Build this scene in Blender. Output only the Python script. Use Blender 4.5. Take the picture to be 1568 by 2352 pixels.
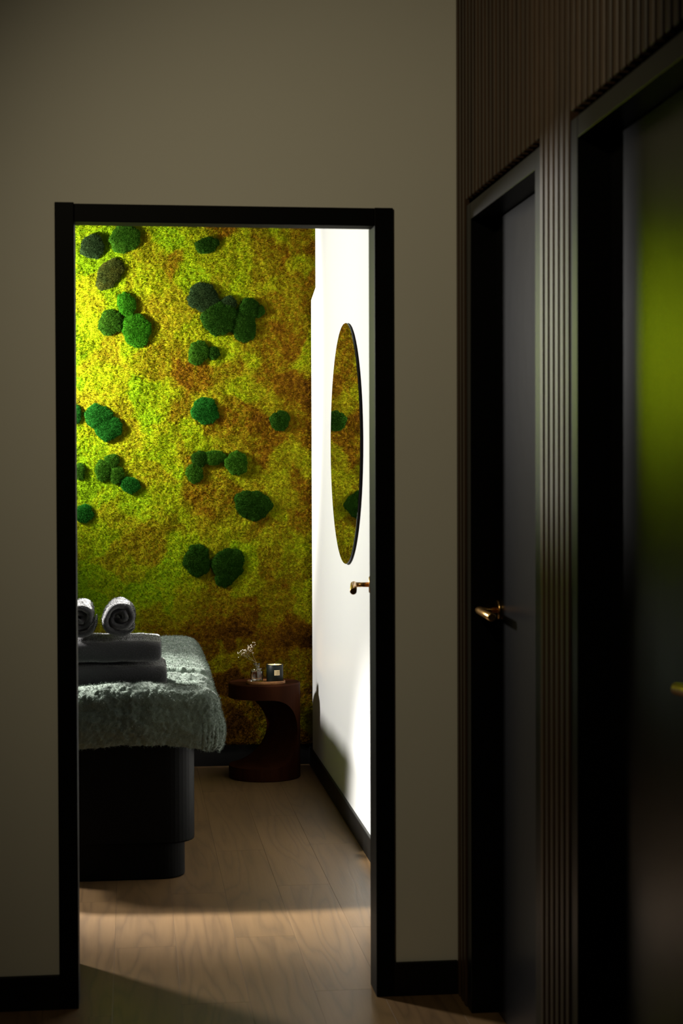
import bpy, bmesh, math, random
import numpy as np
from mathutils import Vector, Matrix

random.seed(7)
RNG = np.random.default_rng(11)
PI = math.pi
for o in list(bpy.data.objects):
    bpy.data.objects.remove(o, do_unlink=True)
SC = bpy.context.scene
COL = SC.collection

# ------------------------------------------------------------------ camera
F_PX, YAW, PITCH, ROLL = 3980.0, 0.1204, -0.0199, -0.0032
CAM = Vector((0.0, -4.5653, 1.3873))
cy_, sy_, cp_, sp_ = math.cos(YAW), math.sin(YAW), math.cos(PITCH), math.sin(PITCH)
fw = Vector((sy_ * cp_, cy_ * cp_, sp_))
rt = Vector((cy_, -sy_, 0.0))
up = rt.cross(fw)
rt2 = rt * math.cos(ROLL) + up * math.sin(ROLL)
up2 = up * math.cos(ROLL) - rt * math.sin(ROLL)
cd = bpy.data.cameras.new('camera')
cam = bpy.data.objects.new('camera', cd)
COL.objects.link(cam)
m3 = Matrix((rt2, up2, -fw)).transposed()
cam.matrix_world = Matrix.Translation(CAM) @ m3.to_4x4()
cd.sensor_fit = 'VERTICAL'
cd.sensor_height = 36.0
cd.sensor_width = 24.0
cd.lens = F_PX / 2352.0 * 36.0
cd.clip_start = 0.02
cd.dof.use_dof = True
cd.dof.focus_distance = 7.6
cd.dof.aperture_fstop = 6.3
SC.camera = cam

# ------------------------------------------------------------------ world, light, exposure
w = bpy.data.worlds.new('world')
SC.world = w
w.use_nodes = True
w.node_tree.nodes['Background'].inputs[0].default_value = (0.9, 0.85, 0.75, 1)
w.node_tree.nodes['Background'].inputs[1].default_value = 0.02
SC.view_settings.view_transform = 'Standard'
SC.view_settings.look = 'None'
SC.view_settings.gamma = 1.0
SC.view_settings.exposure = 0.0
SC.view_settings.use_curve_mapping = False


def lamp(name, typ, loc, target, power, color, **kw):
    d = bpy.data.lights.new(name, typ)
    d.energy = power
    d.color = color
    for k, v in kw.items():
        setattr(d, k, v)
    o = bpy.data.objects.new(name, d)
    o.location = loc
    if target is not None:
        o.rotation_euler = (Vector(target) - Vector(loc)).to_track_quat('-Z', 'Y').to_euler()
    COL.objects.link(o)
    return o


# lamps on the left side of the treatment room: one towards the white wall and the doorway, one towards the moss
lamp('room_lamp', 'SPOT', (-1.85, 2.35, 2.05), (0.86, 1.05, 1.1), 430, (1.0, 0.97, 0.92),
     shadow_soft_size=0.16, spot_size=math.radians(138), spot_blend=0.5)
lamp('moss_lamp', 'SPOT', (-1.35, 3.02, 2.02), (-0.58, 3.74, 2.00), 1450, (1.0, 0.96, 0.88),
     shadow_soft_size=0.06, spot_size=math.radians(83), spot_blend=1.0)
# pendant spot over the massage table
lamp('table_downlight', 'SPOT', (-1.30, 2.60, 2.36), (-0.16, 1.84, 0.62), 1550, (1.0, 0.97, 0.90),
     shadow_soft_size=0.09, spot_size=math.radians(40), spot_blend=0.8)
# ceiling spot of the corridor
lamp('corridor_spot', 'SPOT', (-0.45, -2.1, 2.72), (1.00, 0.0, 1.34), 43, (1.0, 0.87, 0.57),
     shadow_soft_size=0.08, spot_size=math.radians(92), spot_blend=1.0)

# ------------------------------------------------------------------ helpers


def tag(o, label=None, cat=None, group=None, kind=None):
    if label:
        o['label'] = label
    if cat:
        o['category'] = cat
    if group:
        o['group'] = group
    if kind:
        o['kind'] = kind
    return o


def empty(name, loc=(0, 0, 0)):
    o = bpy.data.objects.new(name, None)
    o.empty_display_size = 0.05
    o.location = loc
    COL.objects.link(o)
    return o


def link(name, me, mat=None, parent=None, smooth=False):
    """link a mesh given in WORLD coordinates (parents are unrotated empties)"""
    o = bpy.data.objects.new(name, me)
    COL.objects.link(o)
    if mat is not None:
        me.materials.clear()
        me.materials.append(mat)
    if parent is not None:
        o.parent = parent
        o.matrix_parent_inverse = Matrix.Translation(parent.location).inverted() if parent.type == 'EMPTY' else Matrix()
    if smooth:
        me.polygons.foreach_set('use_smooth', [True] * len(me.polygons))
    return o


def bm_mesh(bm, name='mesh'):
    bmesh.ops.recalc_face_normals(bm, faces=bm.faces)
    me = bpy.data.meshes.new(name)
    bm.to_mesh(me)
    bm.free()
    return me


def add_box(bm, lo, hi, bevel=0.0, seg=2):
    r = bmesh.ops.create_cube(bm, size=1.0)
    vs = r['verts']
    for v in vs:
        v.co = Vector((lo[i] + (v.co[i] + 0.5) * (hi[i] - lo[i]) for i in range(3)))
    if bevel > 0:
        es = set()
        for v in vs:
            es.update(v.link_edges)
        bmesh.ops.bevel(bm, geom=list(es), offset=bevel, segments=seg, affect='EDGES', profile=0.5)
    return bm


def box(name, lo, hi, mat, parent=None, bevel=0.0, seg=2):
    bm = bmesh.new()
    add_box(bm, lo, hi, bevel, seg)
    return link(name, bm_mesh(bm, name), mat, parent)


def boxes(name, lst, mat, parent=None, bevel=0.0):
    bm = bmesh.new()
    for lo, hi in lst:
        add_box(bm, lo, hi, bevel)
    return link(name, bm_mesh(bm, name), mat, parent)


def np_mesh(name, verts, faces):
    """verts (n,3) float, faces (m,k) int - fast"""
    me = bpy.data.meshes.new(name)
    verts = np.asarray(verts, dtype=np.float32)
    faces = np.asarray(faces, dtype=np.int32)
    n, k = len(faces), faces.shape[1]
    me.vertices.add(len(verts))
    me.vertices.foreach_set('co', verts.ravel())
    me.loops.add(n * k)
    me.loops.foreach_set('vertex_index', faces.ravel())
    me.polygons.add(n)
    me.polygons.foreach_set('loop_start', np.arange(0, n * k, k, dtype=np.int32))
    me.polygons.foreach_set('loop_total', np.full(n, k, dtype=np.int32))
    me.update(calc_edges=True)
    me.validate()
    return me


def grid_faces(nu, nv, closed_u=False):
    """vertex index = i*nv + j"""
    iu = np.arange(nu if closed_u else nu - 1)
    jv = np.arange(nv - 1)
    I, J = np.meshgrid(iu, jv, indexing='ij')
    I2 = (I + 1) % nu
    return np.stack([I * nv + J, I2 * nv + J, I2 * nv + J + 1, I * nv + J + 1], -1).reshape(-1, 4)


class Noise2:
    """tileable-free value noise on a random lattice, vectorised"""

    def __init__(self, seed):
        self.t = np.random.default_rng(seed).random((256, 256))

    def __call__(self, x, y):
        x = np.asarray(x, float) + 500.0
        y = np.asarray(y, float) + 500.0
        xi, yi = np.floor(x).astype(int), np.floor(y).astype(int)
        fx, fy = x - xi, y - yi
        fx = fx * fx * (3 - 2 * fx)
        fy = fy * fy * (3 - 2 * fy)
        a = self.t[xi % 256, yi % 256]
        b = self.t[(xi + 1) % 256, yi % 256]
        c = self.t[xi % 256, (yi + 1) % 256]
        d = self.t[(xi + 1) % 256, (yi + 1) % 256]
        return (a * (1 - fx) + b * fx) * (1 - fy) + (c * (1 - fx) + d * fx) * fy - 0.5


NA, NB, NC, ND = Noise2(1), Noise2(2), Noise2(3), Noise2(4)


def blades(P, N, L, W, spread, rng):
    """thin triangles growing from points P along normals N, jittered by spread"""
    n = len(P)
    d = N + rng.normal(0, spread, (n, 3))
    d /= np.linalg.norm(d, axis=1, keepdims=True) + 1e-9
    s = np.cross(d, rng.normal(0, 1, (n, 3)))
    s /= np.linalg.norm(s, axis=1, keepdims=True) + 1e-9
    L = np.asarray(L).reshape(-1, 1)
    W = np.asarray(W).reshape(-1, 1)
    b = P - d * L * 0.25
    v = np.empty((n, 3, 3))
    v[:, 0] = b - s * W * 0.5
    v[:, 1] = b + s * W * 0.5
    v[:, 2] = b + d * L * 1.2 + rng.normal(0, 0.15, (n, 3)) * L
    return v.reshape(-1, 3), np.arange(n * 3).reshape(n, 3)


def tube(bm, pts, rad, seg=10, cap=True):
    pts = [Vector(p) for p in pts]
    n = len(pts)
    rads = rad if isinstance(rad, (list, tuple)) else [rad] * n
    rings = []
    ref = None
    for i, p in enumerate(pts):
        t = (pts[min(i + 1, n - 1)] - pts[max(i - 1, 0)]).normalized()
        if ref is None:
            ref = t.orthogonal().normalized()
        a = (ref - t * ref.dot(t)).normalized()
        ref = a
        b = t.cross(a)
        rings.append([bm.verts.new(p + (a * math.cos(2 * PI * k / seg) + b * math.sin(2 * PI * k / seg)) * rads[i])
                      for k in range(seg)])
    for i in range(n - 1):
        for k in range(seg):
            bm.faces.new((rings[i][k], rings[i][(k + 1) % seg], rings[i + 1][(k + 1) % seg], rings[i + 1][k]))
    if cap:
        bm.faces.new(rings[0][::-1])
        bm.faces.new(rings[-1])


def lathe(bm, prof, c, seg=40, axis='z'):
    """revolve (r,h) profile around an axis through c"""
    rings = []
    for r, h in prof:
        ring = []
        for k in range(seg):
            a = 2 * PI * k / seg
            if axis == 'z':
                co = (c[0] + r * math.cos(a), c[1] + r * math.sin(a), c[2] + h)
            elif axis == 'x':
                co = (c[0] + h, c[1] + r * math.cos(a), c[2] + r * math.sin(a))
            else:
                co = (c[0] + r * math.cos(a), c[1] + h, c[2] + r * math.sin(a))
            ring.append(bm.verts.new(co))
        rings.append(ring)
    for i in range(len(rings) - 1):
        for k in range(seg):
            bm.faces.new((rings[i][k], rings[i][(k + 1) % seg], rings[i + 1][(k + 1) % seg], rings[i + 1][k]))
    return rings


# ------------------------------------------------------------------ materials


def mat(name, color, rough=0.5, spec=0.5, metal=0.0, coat=0.0):
    m = bpy.data.materials.new(name)
    m.use_nodes = True
    p = m.node_tree.nodes['Principled BSDF']
    p.inputs['Base Color'].default_value = (*color, 1)
    p.inputs['Roughness'].default_value = rough
    p.inputs['Specular IOR Level'].default_value = spec
    p.inputs['Metallic'].default_value = metal
    p.inputs['Coat Weight'].default_value = coat
    p.inputs['Coat Roughness'].default_value = 0.08
    return m


class NT:
    def __init__(self, m):
        self.t = m.node_tree
        self.p = self.t.nodes['Principled BSDF']

    def n(self, typ, **kw):
        nd = self.t.nodes.new(typ)
        for k, v in kw.items():
            if k.startswith('i_'):
                nd.inputs[k[2:].replace('_', ' ')].default_value = v
            else:
                setattr(nd, k, v)
        return nd

    def l(self, a, b):
        self.t.links.new(a, b)

    def ramp(self, fac, stops, interp='LINEAR'):
        r = self.n('ShaderNodeValToRGB')
        r.color_ramp.interpolation = interp
        e = r.color_ramp.elements
        while len(e) > 1:
            e.remove(e[-1])
        e[0].position = stops[0][0]
        e[0].color = (*stops[0][1], 1)
        for pos, c in stops[1:]:
            x = e.new(pos)
            x.color = (*c, 1)
        self.l(fac, r.inputs[0])
        return r.outputs['Color']

    def mix(self, a, b, fac, blend='MIX'):
        x = self.n('ShaderNodeMix', data_type='RGBA', blend_type=blend)
        for s, v in ((x.inputs[6], a), (x.inputs[7], b), (x.inputs[0], fac)):
            if hasattr(v, 'is_output'):
                self.l(v, s)
            elif isinstance(v, (tuple, list)):
                s.default_value = (*v, 1)
            else:
                s.default_value = v
        return x.outputs[2]

    def math(self, op, a, b=0.0):
        x = self.n('ShaderNodeMath', operation=op)
        for s, v in ((x.inputs[0], a), (x.inputs[1], b)):
            if hasattr(v, 'is_output'):
                self.l(v, s)
            else:
                s.default_value = v
        return x.outputs[0]

    def coords(self, scale=(1, 1, 1), kind='Object', offset=None):
        tc = self.n('ShaderNodeTexCoord')
        mp = self.n('ShaderNodeMapping')
        mp.inputs['Scale'].default_value = scale
        if offset is not None:
            self.l(offset, mp.inputs['Location'])
        self.l(tc.outputs[kind], mp.inputs['Vector'])
        return mp.outputs['Vector']

    def noise(self, vec, scale, detail=3.0, rough=0.55, dist=0.0):
        x = self.n('ShaderNodeTexNoise')
        x.inputs['Scale'].default_value = scale
        x.inputs['Detail'].default_value = detail
        x.inputs['Roughness'].default_value = rough
        x.inputs['Distortion'].default_value = dist
        self.l(vec, x.inputs['Vector'])
        return x.outputs['Fac']

    def bump(self, h, strength=0.3, dist=0.01):
        b = self.n('ShaderNodeBump')
        b.inputs['Strength'].default_value = strength
        b.inputs['Distance'].default_value = dist
        self.l(h, b.inputs['Height'])
        self.l(b.outputs['Normal'], self.p.inputs['Normal'])


def paint(name, c, rough=0.6):
    m = mat(name, c, rough, 0.35)
    k = NT(m)
    v = k.coords()
    n1 = k.noise(v, 3.0, 2)
    k.l(k.mix(tuple(x * 0.97 for x in c), c, n1), k.p.inputs['Base Color'])
    k.bump(k.noise(v, 420, 2), 0.08, 0.002)
    return m


M = {}
M['paint_corridor'] = paint('warm_grey_paint', (0.72, 0.69, 0.61), 0.55)
M['paint_white'] = paint('white_wall_paint', (0.82, 0.82, 0.81), 0.5)
M['paint_dark'] = paint('charcoal_paint', (0.035, 0.033, 0.03), 0.6)
M['ceiling'] = paint('ceiling_paint', (0.07, 0.068, 0.062), 0.8)
M['black'] = mat('satin_black_paint', (0.0025, 0.0025, 0.0025), 0.38, 0.12)
M['black_frame'] = mat('black_door_frame', (0.0025, 0.0025, 0.0022), 0.5, 0.06)
M['black_matt'] = mat('matt_black_felt', (0.006, 0.006, 0.006), 0.9, 0.2)
M['black_gloss'] = mat('black_lacquer', (0.0030, 0.0030, 0.0033), 0.30, 0.20)
M['base_black'] = mat('black_skirting', (0.004, 0.0035, 0.003), 0.5, 0.2)
M['brass'] = mat('brushed_brass', (0.80, 0.47, 0.16), 0.26, 0.5, 1.0)
k = NT(M['black_gloss'])
k.bump(k.noise(k.coords(), 9, 2), 0.03, 0.02)


def wood(name, dark, light, scale=(10, 1, 10), rough=0.4, spec=0.4):
    m = mat(name, light, rough, spec)
    k = NT(m)
    info = k.n('ShaderNodeObjectInfo')
    cx = k.n('ShaderNodeCombineXYZ')
    r = info.outputs['Random']
    k.l(k.math('MULTIPLY', r, 37.0), cx.inputs[0])
    k.l(k.math('MULTIPLY', r, 91.0), cx.inputs[1])
    k.l(k.math('MULTIPLY', r, 53.0), cx.inputs[2])
    v = k.coords(scale, 'Object', cx.outputs[0])
    n1 = k.noise(v, 1.6, 4, 0.55, 0.4)
    n2 = k.noise(v, 9.0, 3, 0.6)
    f = k.math('ADD', k.math('MULTIPLY', n1, 0.7), k.math('MULTIPLY', n2, 0.3))
    c = k.ramp(f, [(0.3, dark), (0.7, light)])
    tone = k.math('ADD', k.math('MULTIPLY', r, 0.35), 0.82)
    hsv = k.n('ShaderNodeHueSaturation')
    k.l(c, hsv.inputs['Color'])
    k.l(tone, hsv.inputs['Value'])
    k.l(hsv.outputs[0], k.p.inputs['Base Color'])
    k.bump(n2, 0.15, 0.002)
    return m


M['walnut'] = wood('dark_walnut', (0.022, 0.0115, 0.0055), (0.074, 0.040, 0.020), (14, 14, 0.9), 0.44, spec=0.28)
M['mahogany'] = wood('red_brown_mahogany', (0.016, 0.0042, 0.0013), (0.036, 0.0098, 0.0030), (9, 9, 1.0), 0.6, spec=0.04)
M['acacia'] = wood('acacia_wood', (0.16, 0.06, 0.018), (0.48, 0.22, 0.07), (22, 60, 60), 0.4)


def oak():
    m = mat('oak_plank', (0.3, 0.2, 0.11), 0.42, 0.4)
    k = NT(m)
    info = k.n('ShaderNodeObjectInfo')
    r = info.outputs['Random']
    cx = k.n('ShaderNodeCombineXYZ')
    k.l(k.math('MULTIPLY', r, 61.0), cx.inputs[0])
    k.l(k.math('MULTIPLY', r, 173.0), cx.inputs[1])
    v = k.coords((8.5, 0.85, 1.0), 'Object', cx.outputs[0])
    # broad growth field; contour lines of it give cathedral grain
    fld = k.noise(v, 0.7, 3.0, 0.4, 0.25)
    rings = k.math('FRACT', k.math('MULTIPLY', fld, 12.0))
    tri = k.math('ABSOLUTE', k.math('SUBTRACT', k.math('MULTIPLY', rings, 2.0), 1.0))
    line = k.math('POWER', tri, 2.2)
    v2 = k.coords((60.0, 2.5, 1.0), 'Object', cx.outputs[0])
    fib = k.noise(v2, 2.0, 4, 0.65)
    tone = k.noise(v, 0.5, 2.0)
    c0 = k.mix((0.112, 0.062, 0.024), (0.168, 0.097, 0.040), tone)
    c1 = k.mix(c0, (0.052, 0.027, 0.011), k.math('MULTIPLY', line, 0.6))
    c2 = k.mix(c1, (0.235, 0.145, 0.066), k.math('MULTIPLY', fib, 0.42))
    hsv = k.n('ShaderNodeHueSaturation')
    k.l(c2, hsv.inputs['Color'])
    k.l(k.math('ADD', k.math('MULTIPLY', r, 0.12), 0.92), hsv.inputs['Value'])
    k.l(hsv.outputs[0], k.p.inputs['Base Color'])
    k.bump(k.math('SUBTRACT', fib, k.math('MULTIPLY', line, 0.5)), 0.12, 0.002)
    return m


M['oak'] = oak()


def moss():
    m = mat('preserved_moss', (0.3, 0.3, 0.02), 0.95, 0.0)
    k = NT(m)
    v = k.coords()
    # distorted clump cells
    wob = k.n('ShaderNodeTexNoise')
    wob.inputs['Scale'].default_value = 9.0
    k.l(v, wob.inputs['Vector'])
    wv = k.n('ShaderNodeVectorMath', operation='MULTIPLY_ADD')
    k.l(wob.outputs['Color'], wv.inputs[0])
    wv.inputs[1].default_value = (0.16, 0.0, 0.16)
    k.l(v, wv.inputs[2])
    flat = k.n('ShaderNodeVectorMath', operation='MULTIPLY')
    k.l(wv.outputs[0], flat.inputs[0])
    flat.inputs[1].default_value = (1, 0, 1)
    vor = k.n('ShaderNodeTexVoronoi', feature='SMOOTH_F1')
    vor.inputs['Scale'].default_value = 7.5
    vor.inputs['Smoothness'].default_value = 0.35
    k.l(flat.outputs[0], vor.inputs['Vector'])
    sep = k.n('ShaderNodeSeparateColor')
    k.l(vor.outputs['Color'], sep.inputs[0])
    big = k.noise(flat.outputs[0], 2.3, 2.0, 0.5)
    # greener mats left, rustier right; extra darkening paints in the fading light
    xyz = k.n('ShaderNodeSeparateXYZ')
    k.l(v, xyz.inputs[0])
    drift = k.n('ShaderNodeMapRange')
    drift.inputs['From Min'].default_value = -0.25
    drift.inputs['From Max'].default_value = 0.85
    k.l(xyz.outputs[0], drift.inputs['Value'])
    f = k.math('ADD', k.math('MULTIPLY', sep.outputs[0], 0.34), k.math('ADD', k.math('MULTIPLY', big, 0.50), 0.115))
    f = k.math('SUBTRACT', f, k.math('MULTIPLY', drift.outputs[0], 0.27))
    low = k.n('ShaderNodeMapRange')  # browner low mats; shade near the floor is painted into the colour
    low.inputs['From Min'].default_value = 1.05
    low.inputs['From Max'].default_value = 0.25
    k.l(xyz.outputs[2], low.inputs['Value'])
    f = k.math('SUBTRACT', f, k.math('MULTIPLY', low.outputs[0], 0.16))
    fine = k.noise(v, 55.0, 3.0, 0.6)
    f = k.math('ADD', f, k.math('MULTIPLY', k.math('SUBTRACT', fine, 0.5), 0.42))
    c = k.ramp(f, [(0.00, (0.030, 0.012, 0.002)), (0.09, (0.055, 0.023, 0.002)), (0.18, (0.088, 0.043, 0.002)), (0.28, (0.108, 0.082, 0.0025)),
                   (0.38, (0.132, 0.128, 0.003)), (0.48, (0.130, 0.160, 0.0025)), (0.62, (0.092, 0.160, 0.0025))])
    strand = k.noise(v, 260.0, 2.0, 0.6)
    hsv = k.n('ShaderNodeHueSaturation')
    k.l(c, hsv.inputs['Color'])
    k.l(k.math('ADD', k.math('MULTIPLY', strand, 1.9), 0.08), hsv.inputs['Value'])
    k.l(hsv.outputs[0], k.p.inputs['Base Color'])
    return m


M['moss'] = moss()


def pad_mat(name, c, c2):
    m = mat(name, c, 0.95, 0.0)
    k = NT(m)
    v = k.coords()
    n1 = k.noise(v, 26.0, 3.0)
    n2 = k.noise(v, 330.0, 2.0, 0.6)
    cc = k.mix(c, c2, n1)
    hsv = k.n('ShaderNodeHueSaturation')
    k.l(cc, hsv.inputs['Color'])
    k.l(k.math('ADD', k.math('MULTIPLY', n2, 1.3), 0.35), hsv.inputs['Value'])
    k.l(hsv.outputs[0], k.p.inputs['Base Color'])
    return m


PM = {
    'bright': pad_mat('bright_green_moss', (0.010, 0.068, 0.002), (0.026, 0.108, 0.005)),
    'mid': pad_mat('mid_green_moss', (0.010, 0.045, 0.003), (0.028, 0.074, 0.005)),
    'sea': pad_mat('sea_green_moss', (0.005, 0.048, 0.004), (0.012, 0.080, 0.009)),
    'dark': pad_mat('dark_green_moss', (0.006, 0.026, 0.002), (0.015, 0.042, 0.004)),
    'slate': pad_mat('slate_green_moss', (0.008, 0.020, 0.006), (0.022, 0.038, 0.012)),
    'olive': pad_mat('olive_green_moss', (0.012, 0.030, 0.008), (0.050, 0.048, 0.006)),
}


def cloth(name, c, rough=0.95, bump=(180, 0.5, 0.004), sheen=0.6):
    m = mat(name, c, rough, 0.1)
    k = NT(m)
    k.p.inputs['Sheen Weight'].default_value = sheen
    k.p.inputs['Sheen Roughness'].default_value = 0.5
    v = k.coords()
    n = k.noise(v, bump[0], 3, 0.6)
    k.l(k.mix(tuple(x * 0.8 for x in c), tuple(x * 1.15 for x in c), n), k.p.inputs['Base Color'])
    k.bump(n, bump[1], bump[2])
    return m


M['towel'] = cloth('grey_terry_towel', (0.050, 0.050, 0.055))
M['fleece'] = cloth('sage_green_fleece', (0.122, 0.156, 0.127), bump=(120, 0.5, 0.006), sheen=0.25)
M['vinyl'] = mat('black_vinyl', (0.0018, 0.0018, 0.0018), 0.5, 0.08)
M['mirror'] = mat('mirror_glass', (0.93, 0.94, 0.93), 0.0, 0.5, 1.0)
M['jar'] = mat('dark_green_jar', (0.003, 0.006, 0.0045), 0.45, 0.3)
M['wax'] = mat('cream_wax', (0.85, 0.72, 0.48), 0.4, 0.4)
M['flame'] = mat('candle_flame', (1, 0.6, 0.2), 0.5)
M['flame'].node_tree.nodes['Principled BSDF'].inputs['Emission Color'].default_value = (1.0, 0.55, 0.16, 1)
M['flame'].node_tree.nodes['Principled BSDF'].inputs['Emission Strength'].default_value = 18.0
M['label'] = mat('cream_label', (0.80, 0.62, 0.34), 0.5, 0.4)
M['ink'] = mat('dark_ink', (0.02, 0.02, 0.015), 0.6)
M['stem'] = mat('dry_stem', (0.16, 0.13, 0.06), 0.8)
M['blossom'] = mat('pale_blossom', (0.88, 0.78, 0.66), 0.7)


def glass(name, ior, tint):
    m = mat(name, tint, 0.0, 0.5)
    p = m.node_tree.nodes['Principled BSDF']
    p.inputs['Transmission Weight'].default_value = 1.0
    p.inputs['IOR'].default_value = ior
    return m


M['glass'] = glass('clear_glass', 1.45, (0.95, 0.98, 0.95))
M['water'] = glass('water', 1.33, (0.97, 0.99, 0.96))

# ------------------------------------------------------------------ structure
XS = 0.861     # slat face of the corridor's right wall
XW = 0.857     # white wall of the treatment room
YM = 3.74      # moss face
YB0 = -7.0     # corridor end behind the camera
XL, XR = -0.1945, 0.6915      # outer edges of the door frame
XLi, XRi = -0.1447, 0.6415    # inner edges
ZT, ZI = 2.10, 2.053
CEIL = 2.80
RX0 = -3.0     # left wall of the treatment room
CX0 = -0.85    # left wall of the corridor
WT = 0.095     # thickness of the front wall

floor = box('floor', (RX0 - 0.2, YB0 - 0.2, -0.12), (1.35, 4.0, -0.012), M['black_matt'])
tag(floor, 'oak plank floor running from the corridor into the treatment room', 'floor', kind='structure')
PW, PL_ = 0.18, 1.22
bm = bmesh.new()
add_box(bm, (-PW / 2 + 0.0002, -PL_ / 2 + 0.0001, -0.012), (PW / 2 - 0.0002, PL_ / 2 - 0.0001, 0.0), 0.0004, 1)
plank_me = bm_mesh(bm, 'plank')
plank_me.materials.append(M['oak'])
ncol = 0
x = XS + 0.09 - PW / 2 + 0.072
first = True
while x > RX0:
    off = (ncol * 0.47) % 1.0 * PL_
    y = 3.80 - PL_ / 2 + off * 0.999
    while y > -6.9:
        if (y > -0.7) or (x > CX0 - 0.1):
            pk = bpy.data.objects.new('plank', plank_me)
            pk.location = (x, y, 0)
            COL.objects.link(pk)
            pk.parent = floor
        y -= PL_
    x -= PW
    ncol += 1

ceil = box('ceiling', (RX0 - 0.2, YB0 - 0.2, CEIL), (1.35, 4.0, CEIL + 0.1), M['ceiling'])
tag(ceil, 'dark ceiling over the corridor and treatment room', 'ceiling', kind='structure')

wf = boxes('wall_front', [((RX0 - 0.1, 0, 0), (XL + 0.02, WT, CEIL)),
                          ((XR - 0.02, 0, 0), (XS + 0.10, WT, CEIL)),
                          ((XL + 0.02, 0, ZT - 0.02), (XR - 0.02, WT, CEIL))], M['paint_corridor'])
tag(wf, 'warm grey painted corridor wall around the open doorway', 'wall', kind='structure')

wr = boxes('wall_treatment_right', [((XW, WT, 0), (XW + 0.15, 3.50, CEIL)),
                                    ((XW, 3.50, 0), (XW + 0.15, 3.70, 2.225)),
                                    ((XW + 0.10, 3.50, 2.225), (XW + 0.15, 3.78, CEIL))], M['paint_white'])
tag(wr, 'bright white wall of the treatment room carrying the round mirror', 'wall', kind='structure')
bm = bmesh.new()   # sloped ledge of the notch at the moss corner
pr = ((3.50, 2.225), (3.50, 2.275), (3.70, 2.235), (3.70, 2.225))
va = [bm.verts.new((XW, y, z)) for y, z in pr]
vb = [bm.verts.new((XW + 0.10, y, z)) for y, z in pr]
bm.faces.new(va)
bm.faces.new(vb[::-1])
for i in range(4):
    bm.faces.new((va[i], va[(i + 1) % 4], vb[(i + 1) % 4], vb[i]))
link('wall_ledge', bm_mesh(bm), M['paint_white'], wr)
wb = box('wall_back', (RX0 - 0.1, 3.785, 0), (1.1, 3.90, CEIL), M['black_matt'])
tag(wb, 'back wall of the treatment room behind the moss', 'wall', kind='structure')
wl = box('wall_treatment_left', (RX0 - 0.12, WT, 0), (RX0, 3.785, CEIL), M['paint_dark'])
tag(wl, 'dark left wall of the treatment room', 'wall', kind='structure')
wcl = box('wall_left', (CX0 - 0.12, YB0, 0), (CX0, 0, CEIL), M['paint_dark'])
tag(wcl, 'dark left wall of the corridor', 'wall', kind='structure')
wce = box('wall_end', (CX0 - 0.12, YB0 - 0.12, 0), (1.3, YB0, CEIL), M['paint_dark'])
tag(wce, 'dark end wall of the corridor behind the viewer', 'wall', kind='structure')

wi = boxes('bounce_skin', [((RX0, WT, 0), (XL + 0.02, WT + 0.006, CEIL)), ((XR - 0.02, WT, 0), (XW, WT + 0.006, CEIL)),
                                ((XL + 0.02, WT, ZT - 0.02), (XR - 0.02, WT + 0.006, CEIL))], M['paint_dark'])  # unseen dark layer added to soak up light bouncing off this wall
tag(wi, 'dark skin added on the unseen inner side of the doorway wall', 'wall', kind='structure')
wn = box('light_blocker', (RX0, WT, 0), (-0.166, 0.43, 1.56), M['paint_dark'])  # unseen block added to keep low lamp light off floor and slats
tag(wn, 'unseen half-height dark blocker added inside the room left of the doorway', 'wall', kind='structure')

# baseboards
for nm, lo, hi, lab in (
    ('baseboard_left', (CX0, -0.012, 0), (XL + 0.002, 0, 0.0904), 'black baseboard left of the doorway on the grey wall'),
    ('baseboard_right', (XR - 0.002, -0.012, 0), (XS + 0.001, 0, 0.0904), 'short black baseboard between doorway and slatted wall'),
    ('baseboard_treatment', (XW - 0.012, WT, 0), (XW, 3.77, 0.0853), 'dark baseboard along the white treatment room wall'),
    ('baseboard_back', (RX0, 3.765, 0), (XW, 3.786, 0.10), 'black baseboard under the moss wall')):
    tag(box(nm, lo, hi, M['base_black'], bevel=0.0025), lab, 'baseboard', kind='structure')

# ---------------- slatted right wall of the corridor with two doors
D1a, D1b = -0.130, -0.952      # slat-free openings (casing outer edges), far and near
D2a, D2b = -1.205, -2.100
ZH = 2.105                      # lower end of the slats over the doors
xb = XS + 0.022                 # backing plane
wr2 = boxes('wall_right', [((xb, D1a, 0), (xb + 0.16, 0, CEIL)), ((xb, D2a, 0), (xb + 0.16, D1b, CEIL)),
                           ((xb, YB0, 0), (xb + 0.16, D2b, CEIL)),
                           ((xb, D1b, ZH + 0.012), (xb + 0.16, D1a, CEIL)), ((xb, D2b, ZH + 0.012), (xb + 0.16, D2a, CEIL))],
            M['black_matt'])
tag(wr2, 'dark walnut slatted wall along the right side of the corridor', 'wall', kind='structure')
PITCHS = 0.0432
SWD = 0.026


def slat_mesh(z0, z1):
    bm = bmesh.new()
    add_box(bm, (XS, -SWD / 2, z0), (xb + 0.001, SWD / 2, z1), 0.002, 1)
    me = bm_mesh(bm, 'slat')
    me.materials.append(M['walnut'])
    return me


full_me, head_me = slat_mesh(0.0, CEIL), slat_mesh(ZH, CEIL)
y = -0.0235
while y > -3.6:
    e = SWD / 2
    in_open = (D1b < y - e + 0.012 and y + e - 0.012 < D1a) or (D2b < y - e + 0.012 and y + e - 0.012 < D2a)
    so = bpy.data.objects.new('slat', head_me if in_open else full_me)
    so.location = (0, y, 0)
    COL.objects.link(so)
    so.parent = wr2
    y -= PITCHS
rest = bmesh.new()
while y > YB0:
    add_box(rest, (XS, y - SWD / 2, 0), (xb + 0.001, y + SWD / 2, CEIL))
    y -= PITCHS
tag(link('slats_beyond', bm_mesh(rest), M['walnut'], wr2), kind='stuff')


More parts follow.
